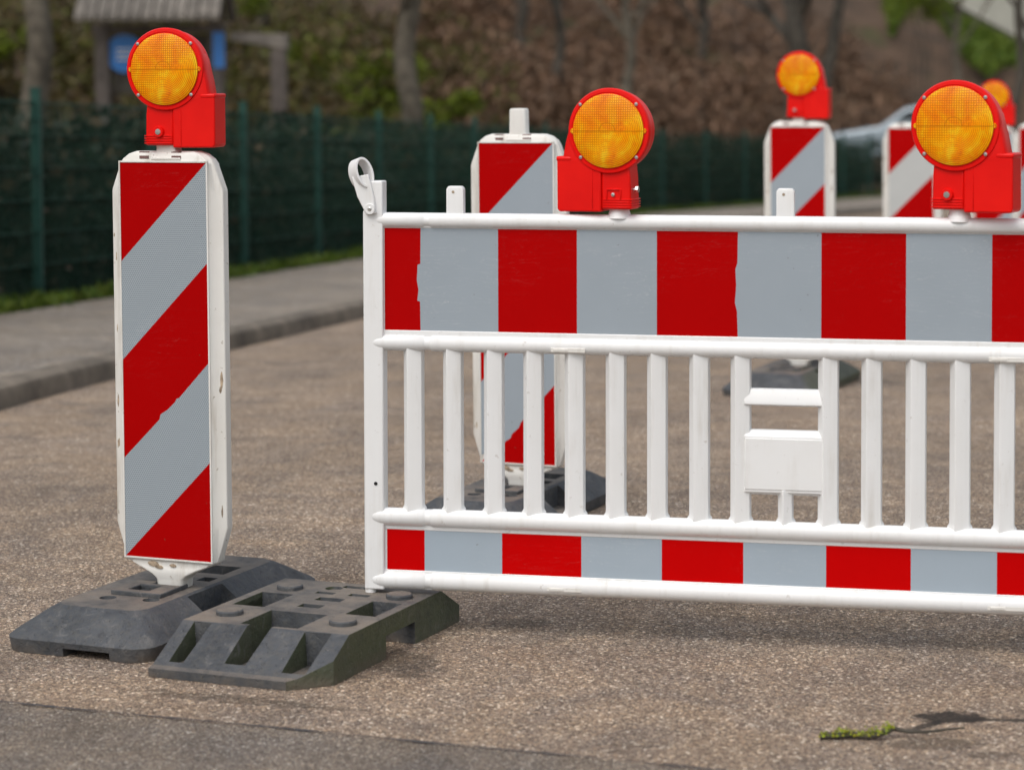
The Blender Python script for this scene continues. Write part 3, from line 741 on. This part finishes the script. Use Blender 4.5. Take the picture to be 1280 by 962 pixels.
# ---- warning lamp; box_side +1 right, -1 left
def make_lamp(label, loc, yaw, side=1, group='amber warning lamps', name='warning_lamp', bolt=False, hx=.008):
    t = thing(name, label, 'warning lamp', loc, yaw, group)
    zc = .190; s = side
    b = B()
    disc_y(b, hx, zc, [(.0925, -.0385), (.094, -.0405), (.1010, -.0400), (.1035, -.0360), (.1030, -.022), (.0990, -.018), (.0970, .010), (.0975, .014), (.0975, .0210), (.0960, .0240), (.0925, .0245), (.0915, .0225)], 72)
    obj('lamp_head', b, M['red'], t, 0, 2, 40)
    # hood sweeping from the head down to the battery box
    b = B(); arc = []
    for k in range(7):
        a = R(96-k*11); arc.append((hx+s*.095*math.cos(a), zc+.095*math.sin(a)))
    sweep = [(hx+s*.0985, zc+.026), (hx*.6+s*.107, zc+.002), (hx*.3+s*.117, zc-.030), (s*.1255, zc-.066), (s*.1255, zc-.080), (s*.02, zc-.085)]
    pts = arc+sweep
    cen = (s*.05, zc-.02)
    def inset(p, k): return (cen[0]+(p[0]-cen[0])*k, cen[1]+(p[1]-cen[1])*k)
    loft(b, [[(x, y, z) for x, z in [inset(p, k) for p in pts]] for y, k in ((-.0372, .93), (-.0345, .968), (-.022, 1.), (.012, 1.), (.021, .955), (.0235, .90))])
    obj('hood', b, M['red'], t, 0, 2, 38)
    # stem
    b = B(); prism_y(b, [(-s*.049, 0), (-s*.047, .075), (-s*.044, .110), (s*.026, .115), (s*.026, 0)][::1], -.033, .033)
    st = obj('stem', b, M['red'], t, .004)
    b = B()
    for k in range(4): box(b, *sorted((-s*.0515, s*.024)), -.0355, .0355, .004+.0062*k, .0068+.0062*k)
    obj('rib', b, M['red'], t, .0008, 1)
    # battery box
    b = B(); prism_y(b, sorted_ccw([(s*.026, -.006), (s*.134, -.006), (s*.139, .0), (s*.139, .120), (s*.134, .127), (s*.026, .127)]), -.037, .037)
    bb = obj('battery_box', b, M['red'], t, .005, 3)
    b = B(); box(b, *sorted((s*.100, s*.1408)), -.0382, .0382, .1165, .1285); obj('box_lid', b, M['red'], bb, .004, 2)
    b = B(); box(b, *sorted((s*.047, s*.0495)), -.0385, -.036, .0, .112); obj('seam', b, M['red'], bb, .0008, 1)
    # screw boss
    if s > 0:
        b = B(); disc_y(b, -.012, .034, [(.0125, -.041), (.014, -.038), (.014, -.032)], 24); obj('screw_boss', b, M['red'], t)
        b = B(); disc_y(b, -.012, .034, [(.0035, -.0425), (.007, -.0424), (.0078, -.0405)], 16); obj('screw', b, M['screw'], t)
    else:
        b = B(); 
        for x0, x1, z0, z1 in ((-.011, .021, .047, .050), (-.014, -.011, .022, .050), (.021, .024, .022, .050)): box(b, x0, x1, -.0365, -.032, z0, z1)
        obj('latch_frame', b, M['red'], t, .001, 1)
        b = B(); disc_y(b, .004, .036, [(.002, -.0375), (.0045, -.037), (.005, -.033)], 14); obj('screw', b, M['screw'], t)
    if bolt:
        b = B(); tube(b, [(-s*.045, -.01, .048), (-s*.054, -.01, .048)], .005, 10); tube(b, [(-s*.054, -.01, .048), (-s*.061, -.01, .048)], .0085, 6); obj('side_bolt', b, M['screw'], t)
    # lenses, front and back, each a part with its own centre
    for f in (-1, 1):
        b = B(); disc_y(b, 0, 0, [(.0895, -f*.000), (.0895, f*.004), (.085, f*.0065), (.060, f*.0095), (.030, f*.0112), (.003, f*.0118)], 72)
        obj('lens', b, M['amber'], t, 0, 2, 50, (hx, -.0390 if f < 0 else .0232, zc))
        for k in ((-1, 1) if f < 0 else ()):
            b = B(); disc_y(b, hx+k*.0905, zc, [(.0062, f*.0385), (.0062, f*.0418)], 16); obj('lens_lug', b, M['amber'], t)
        for a in ((42, 138, 222, 318) if f < 0 else ()):
            b = B(); x_, z_ = hx+.0955*math.cos(R(a)), zc+.0955*math.sin(R(a))
            disc_y(b, x_, z_, [(.0018, f*.0430), (.0042, f*.0427), (.0046, f*.0385)] if f < 0 else [(.0046, f*.0385), (.0042, f*.0427), (.0018, f*.0430)], 12); obj('screw', b, M['screw'], t)
    return t
def sorted_ccw(pts):
    cx_ = sum(p[0] for p in pts)/len(pts); cz_ = sum(p[1] for p in pts)/len(pts)
    return sorted(pts, key=lambda p: math.atan2(p[1]-cz_, p[0]-cx_))

YAW = 23
# beacon 1
JAG1 = {0.25: [(0, .25), (.105, .352), (.108, .365), (.128, .377), (.150, .397), (.156, .407), (.163, .409), (.25, .5)]}
bx1, by1 = -.862, 6.035
GB = 'striped guide beacons along the road'
b1 = thing('guide_beacon', 'nearest striped beacon, with grey honeycomb film and a lamp on top', 'beacon', (bx1, by1, 0), YAW, GB)
beacon_parts(b1, M['worn_white'], M['comb_red'], M['comb_grey'], JAG1)
GP = 'rubber foot plates under the beacons'
make_plate('dark rubber foot plate under the nearest beacon', M['rubber'], (bx1, by1, 0), YAW, GP)
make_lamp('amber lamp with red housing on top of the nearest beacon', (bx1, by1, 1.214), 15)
# beacon 2
JAG2 = {0.0: [(0, 0.02), (.06, .05), (.075, .055), (.082, .066), (.10, .078), (.104, .090), (.128, .112), (.135, .128), (.25, .25)]}
b2 = thing('guide_beacon', 'striped beacon without a lamp standing behind the barrier, its bare peg on top', 'beacon', (.024, 7.475, .003), YAW, GB)
beacon_parts(b2, M['worn_white'], M['film_red'], M['film_grey'], JAG2)
make_plate('dark rubber foot plate under the beacon behind the barrier', M['rubber'], (.024, 7.475, 0), YAW, GP)
# farther beacons
def far(px, s, ytop, label, plate_label, grey, pmat, sp=True):
    y = 3000/s; x = (px-640)/s
    z = H-(ytop-(100-.0087*(px-640)))/s-1.172
    z = (z+gz(y))/2 if abs(z-gz(y)) < .06 else z
    t = thing('guide_beacon', label, 'beacon', (x, y, z), YAW, GB)
    beacon_parts(t, M['worn_white'], M['film_red'], grey, None, sp)
    make_plate(plate_label, pmat, (x, y, min(z, gz(y)+.01)), YAW, GP)
    return x, y, z
f3 = far(1000, 280, 158.5, 'middle distance beacon with a lamp, between the two barrier lamps', 'green stained rubber foot plate under the middle distance beacon', M['film_grey'], M['rubber_green'])
f4 = far(1141, 230, 159, 'far beacon without a lamp half hidden behind the right barrier lamp', 'rubber foot plate under the half hidden far beacon', M['dull_white_film'], M['rubber'], False)
f5 = far(1243, 186, 160, 'farthest beacon with a lamp, seen behind the right barrier lamp', 'rubber foot plate under the farthest beacon', M['film_grey'], M['rubber'])
f6 = far(1304, 222, 159, 'beacon cut off by the right edge of the picture', 'rubber foot plate under the beacon at the right edge', M['film_grey'], M['rubber'])
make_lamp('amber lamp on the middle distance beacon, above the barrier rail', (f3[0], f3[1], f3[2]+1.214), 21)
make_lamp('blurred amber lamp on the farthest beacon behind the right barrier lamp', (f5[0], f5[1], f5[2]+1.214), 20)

# ---- barrier fence
FX, FY, FZ = -.3715, 5.95, .108
K = 1.012
bar = thing('road_barrier', 'long white plastic barrier with red and grey reflective bands', 'barrier', (FX, FY, FZ), 12)
bar.rotation_euler = (0, R(.0064*57.3), -R(12))
W = 2.06*K
def kk(*a): return [v*K for v in a]
# posts
for side in (0, 1):
    b = B(); x0, x1 = (0, .050*K) if side == 0 else (W-.05*K, W)
    prism_y(b, [(x0, 0), (x1, 0), (x1, 1.004*K), (x0 if side else x0+.012, 1.004*K), (x0 if side else x0+.012, .94*K), (x0, .93*K)] if side == 0 else [(x0, 0), (x1, 0), (x1, 1.004*K), (x0, 1.004*K)], -.022, .022)
    obj('post', b, M['white'], bar, .004, 3)
for x in (.012, W-.02):
    b = B(); tube(b, [(x, -.006, .002), (x, -.006, -.03)], .014, 12); obj('foot_pin', b, M['white'], bar)
# rails: rounded tubes that die into the posts
def rail(z, r, x0=.012, x1=W-.012, y=-.006):
    b = B(); n = 16; z *= K
    cs = [(x0, .55), (x0+.004, .70), (x0+.014, .86), (x0+.030, 1)] ; cs2 = [(x1-.030, 1), (x1-.014, .86), (x1-.004, .70), (x1, .55)]
    rings = []
    for x, k in cs+[(.150, 1), (.153, .88), (.157, .84), (.166, .84), (.170, .88), (.173, 1), (1.2, 1)]+cs2:
        rings.append([(x, y+(r*.95*k)*math.cos(a)*1.0, z+r*k*math.sin(a)) for a in [2*math.pi*i/n for i in range(n)]])
    loft(b, rings); return obj('rail', b, M['white'], bar, 0, 2, 50)
rail(.9085, .0185); rail(.6085, .0205); rail(.1795, .0225); rail(.024, .0225)
# flat lips behind the rails
b = B()
for z0, z1 in ((.889, .926), (.594, .640), (.148, .198), (.002, .050)): box(b, .045, W-.045, -.012, .012, z0*K, z1*K)
obj('rail_web', b, M['white'], bar, .003, 2)
b = B(); box(b, .049, W-.049, -.010, .010, .634*K, .894*K); obj('upper_panel', b, M['white'], bar)
b = B(); box(b, .049, W-.049, -.010, .010, .044*K, .154*K); obj('lower_panel', b, M['white'], bar)
def band(name, z0, z1, edges, x0, x1, jags, mats):
    b = B(); xs_ = [x0]+edges+[x1]; z0 *= K; z1 *= K
    line = {}
    for i, x in enumerate(xs_): line[i] = jags.get(i, [(x, z0), (x, z1)])
    for i in range(len(xs_)-1):
        a, c = line[i], line[i+1]
        f = b.faces.new([b.verts.new((x, -.0108, z)) for x, z in a[:1]+c+a[1:][::-1]]); f.material_index = i % 2
    b.normal_update()
    for f in b.faces:
        if f.normal.y > 0: f.normal_flip()
    me = bpy.data.meshes.new(name); b.to_mesh(me); b.free()
    o = bpy.data.objects.new(name, me); C.objects.link(o); o.parent = bar
    for mm in mats: me.materials.append(mm)
up_e = [v*K for v in (.142, .336, .530, .724, .918, 1.115, 1.312, 1.509, 1.706, 1.903)]
J = {1: [(up_e[0], .639*K), (up_e[0]-.001, .71*K), (up_e[0]-.008, .712*K), (up_e[0]-.005, .738*K), (up_e[0]-.009, .762*K), (up_e[0]-.007, .80*K), (up_e[0], .802*K), (up_e[0]+.001, .889*K)],
     5: [(up_e[4], .639*K), (up_e[4]-.002, .70*K), (up_e[4]-.007, .72*K), (up_e[4]-.004, .76*K), (up_e[4]-.006, .80*K), (up_e[4]-.001, .815*K), (up_e[4], .889*K)]}
band('upper_film', .639, .889, up_e, .052*K, 2.008*K, J, (M['film_red'], M['film_grey']))
lo_e = [v*K for v in (.150, .344, .540, .736, .932, 1.128, 1.326, 1.524, 1.72, 1.915)]
band('lower_film', .048, .149, lo_e, .055*K, 2.006*K, {}, (M['film_red_lower'], M['film_grey_lower']))
# slats
def slat_bm(x, w_, z0, z1, d0=-.017, d1=.015):
    b = B(); x0, x1 = x*K-w_/2, x*K+w_/2
    def ring(z, e): return [(x0-e, d1, z), (x0-e*1.0, -.001, z), (x0+.013, d0-.004, z), (x0+.016, d0-.004, z), (x1-.002+e*.3, d0+.007, z), (x1+e, .000, z), (x1+e, d1, z)]
    loft(b, [ring(z0*K-.012, .006), ring(z0*K-.001, .0045), ring(z0*K+.003, .0012), ring(z0*K+.007, 0), ring(z1*K-.007, 0), ring(z1*K-.003, .0012), ring(z1*K+.001, .0045), ring(z1*K+.012, .006)])
    return b
sx = [.121, .220, .322, .420, .522, .6225, .723, .825, .924, 1.1315, 1.233, 1.336, 1.438, 1.5395, 1.641, 1.742, 1.843, 1.944]
for x in sx: obj('slat', slat_bm(x, .0485*K, .2035, .592), M['white'], bar, .0012, 2)
# centre plate between the two middle slats
cx0, cx1 = .936*K, 1.120*K
b = B(); box(b, cx0, cx1, -.0195, .006, .278*K, .400*K); cp = obj('centre_plate', b, M['white'], bar, .0015)
def bev_bar(z0, z1, zf0, zf1, name='cross_bar'):
    b = B(); loft(b, [[(x, .014, z0*K), (x, -.004, z0*K), (x, -.0175, zf0*K), (x, -.0175, zf1*K), (x, -.004, z1*K), (x, .014, z1*K)] for x in (cx0-.002, cx1+.002)])
    obj(name, b, M['white'], bar, .001, 1)
bev_bar(.476, .516, .480, .487); bev_bar(.396, .418, .3985, .404); bev_bar(.264, .283, .272, .282)
b = B(); tt = slat_bm(1.031, .036, .2035, .266); obj('slat', tt, M['white'], bar, .0012, 2)
# small details: slots in the rails, pegs, tabs, hook
for xs_, z in ((.511, .600), (1.545, .600), (.500, .020), (1.545, .020)):
    b = B(); box(b, (xs_-.042)*K, (xs_+.042)*K, -.0275, -.016, (z-.0055)*K, (z+.0055)*K)
    box(b, (xs_-.036)*K, (xs_+.0)*K, -.0285, -.026, (z-.003)*K, (z+.0035)*K); obj('rail_slot', b, M['worn_white'], bar, .0015)
for x in (.229, 1.030, 1.832):
    b = B(); z = .920; hw = .0215
    loft(b, [[(x*K-hw-e, -d, zz), (x*K+hw+e, -d, zz), (x*K+hw+e, d, zz), (x*K-hw-e, d, zz)] for zz, e, d in ((z*K-.012, .004, .012), (z*K+.004, .0, .012), (z*K+.066, 0, .012), (z*K+.073, -.005, .010))])
    tb = obj('tab', b, M['white'], bar, .002)
    b = B(); disc_y(b, x*K-.004, (z+.058)*K, [(.0035, -.0128), (.0035, -.0115)], 12); obj('rivet', b, M['rust'], tb)
for x in (.632, 1.434):
    b = B(); disc_z(b, x*K, 0, [(.030, .918*K), (.026, .932*K), (.0245, .935*K), (.0245, 1.0*K)], 24); obj('lamp_peg', b, M['white'], bar)
b = B(); disc_y(b, .030*K, .262*K, [(.0045, -.0232), (.0045, -.0215)], 14); obj('peg_hole', b, M['dark_hole'], bar)  # solid black disc, the hole's inner shade is put into its colour
# hook: a looped strap leaning left on the post
def hook():
    base_ = Vector((.020, 0, .945)); a = R(17); ax = Vector((-math.sin(a), 0, math.cos(a))); sd_ = Vector((math.cos(a), 0, math.sin(a)))
    b = B()
    def pt(u, v, y): p = base_+sd_*u+ax*v; return (p.x, y, p.z)
    # tapered blade
    pts = [(-.012, -.010), (.013, -.013), (.020, .03), (.022, .085), (-.020, .090), (-.021, .04)]
    loft(b, [[pt(u, v, -.030) for u, v in pts], [pt(u, v, -.018) for u, v in pts]])
    obj('hook_blade', b, M['white'], bar, .002)
    # strap loop turned away from the viewer
    b = B(); n = 32; rings = []; be = R(44); hw = .021
    for k in range(n+1):
        q = 2*math.pi*k/n; c_, s_ = math.cos(q), math.sin(q); ring = []
        for e, w_ in ((-.003, -hw), (.003, -hw), (.003, hw), (-.003, hw)):
            pu, pv = (.021+e)*c_, .092+(.036+e)*s_
            u = pu*math.cos(be)-w_*math.sin(be)+.001; y = -.012+pu*math.sin(be)+w_*math.cos(be)
            ring.append(pt(u, pv, y))
        rings.append(ring)
    loft(b, rings, cap=False); bmesh.ops.remove_doubles(b, verts=b.verts, dist=1e-5); obj('hook_loop', b, M['white'], bar, .0008, 1, 50)
    b = B(); disc_y(b, .021, .947, [(.0125, -.034), (.0135, -.031), (.0135, -.022)], 24); o = obj('hook_pivot', b, M['white'], bar)
    b = B(); disc_y(b, .021, .947, [(.0035, -.0355), (.005, -.0345), (.005, -.030)], 12); obj('screw', b, M['screw'], o)
hook()
# lamps on the barrier
def on_bar(x, z):
    c, s_ = math.cos(R(12)), math.sin(R(12)); return (FX+x*K*c, FY-x*K*s_, FZ+z*K-.0064*x)
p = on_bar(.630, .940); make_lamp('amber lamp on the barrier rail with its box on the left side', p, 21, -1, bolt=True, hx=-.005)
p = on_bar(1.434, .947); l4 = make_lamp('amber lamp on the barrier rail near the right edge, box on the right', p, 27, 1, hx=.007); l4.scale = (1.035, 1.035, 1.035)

# ---- blocky foot plate under the barrier
def block_plate():
    b = B(); prof = [(-.405, 0), (-.405, .020), (-.385, .024), (-.245, .099), (.262, .099), (.405, .024), (.405, 0)]
    x0, x1 = -.225, .215
    loft(b, [[(x0, y, z) for y, z in prof], [(x1, y, z) for y, z in prof]])
    cs = []
    # grooves between the ramp ribs (floor rises a little to the back)
    def groove(xa, xb, ya, yb, za=.018):
        c = B(); loft(c, [[(xa+.012, y, za), (xb-.012, y, za), (xb, y, .2), (xa, y, .2)] for y in (ya, yb)]); return c
    cs.append(groove(-.200, -.140, -.372, -.247)); cs.append(groove(.095, .178, -.372, -.247))
    cs.append(groove(-.058, .018, -.362, -.22, .016))
    cs.append(bxm(-.078, .074, -.232, -.080, .016, .2))
    cs.append(bxm(.108, .188, -.055, .095, .03, .2)); cs.append(bxm(-.200, -.112, -.055, .095, .03, .2))
    cs.append(bxm(.10, .25, -.052, .108, -.02, .054)); cs.append(bxm(-.25, -.10, -.052, .108, -.02, .054))
    cs.append(bxm(-.035, .035, .058, .092, .06, .2)); cs.append(bxm(-.04, .02, -.022, .012, .090, .2))
    cs.append(bxm(-.07, -.02, .128, .150, .085, .2)); cs.append(bxm(.02, .075, .13, .155, .08, .2)); cs.append(bxm(-.035, .03, .21, .235, .08, .2))
    c = B(); disc_z(c, -.05, .195, [(.022, .092), (.024, .12)], 20); cs.append(c)
    # cropped front right and left corners
    c = B(); prism_z(c, [(.09, -.45), (.30, -.45), (.30, -.24)], -.02, .2); cs.append(c)
    c = B(); prism_z(c, [(.12, .45), (.30, .45), (.30, .30)], -.02, .2); cs.append(c)
    c = B(); prism_z(c, [(-.30, -.45), (-.205, -.45), (-.30, -.33)], -.02, .2); cs.append(c)
    return cut(b, cs)
fp = thing('rubber_foot_plate', 'blocky dark rubber foot plate with four studs and green side under the barrier', 'foot plate', (-.486, 5.784, 0), YAW)
obj('plate_body', block_plate(), M['rubber_green'], fp, .005, 2, 40)
for x, y in ((-.152, -.152), (.152, -.152), (-.152, .152), (.152, .152)):
    b = B(); disc_z(b, x, y, [(.033, .096), (.033, .107), (.030, .110)], 28); obj('stud', b, M['rubber'], fp)
for sgn in (-1, 1):
    b = B(); box(b, *((.188, .212) if sgn > 0 else (-.222, -.200)), -.06, .115, .060, .094); obj('grip_bar', b, M['rubber_green'], fp, .008, 3)
# same kind of plate under the far end of the barrier
q = copy_tree(fp); e = on_bar(2.0, 0); q.location = (e[0]-.05, e[1]-.17, 0); q['label'] = 'blocky rubber foot plate under the far end of the barrier, right of the picture'

# ---- mossy twig and specks
tw = thing('mossy_twig', 'short twig with yellow green moss lying on the asphalt', 'twig', (.78, 4.97, .004))
def onr(px, py, z=0.):
    v = fw+rt*((px-640)/3000)-up*((py-(100+3000*math.tan(R(PITCH))))/3000); t = (z-H)/v.z; return Vector((0, 0, H))+v*t
path = [onr(x, y, zz)-Vector((.78, 4.97, .004)) for x, y, zz in ((1025, 920, .006), (1045, 919, .008), (1065, 918, .007), (1085, 920, .008), (1100, 917, .012), (1118, 910, .016), (1135, 914, .012), (1160, 914, .010), (1185, 911, .009), (1206, 909, .010))]
b = B(); tube(b, path, [.0075, .0065, .007, .0065, .0065, .0055, .0042, .0034, .0028, .0018], 8); obj('stick', b, M['bark_dark'], tw)
mp_ = []
for _ in range(420):
    k = rnd.random()*4.9; i = int(k); p_ = path[i].lerp(path[i+1], k-i); kb_ = .0045+(.004 if i in (1, 3, 4) else 0)
    mp_.append((p_.x+rnd.gauss(0, .004), p_.y+rnd.gauss(0, .005), p_.z+.001+abs(rnd.gauss(0, kb_*.8))))
leaf_cloud('moss', mp_, .006, M['moss'], tw, .9, .0)
# stray chippings on the road near the plates
ch = []
for _ in range(260):
    ch.append((rnd.uniform(-1.3, 1.3), rnd.uniform(5.0, 8.5), .003))
V, F = [], []
for (x, y, z) in ch:
    r_ = rnd.uniform(.0025, .0055); k = len(V); a0 = rnd.random()*6
    for i in range(5): V.append((x+r_*math.cos(a0+i*1.257)*rnd.uniform(.7, 1.2), y+r_*math.sin(a0+i*1.257)*rnd.uniform(.7, 1.2), 0.0))
    V.append((x, y, r_*1.0)); F += [(k+i, k+(i+1) % 5, k+5) for i in range(5)]
tag(raw('loose_chippings', V, F, simple('loose_stone', (.32, .27, .21), .9, .5, 50)), 'loose stone chippings scattered over the road surface', 'chippings', kind='stuff')
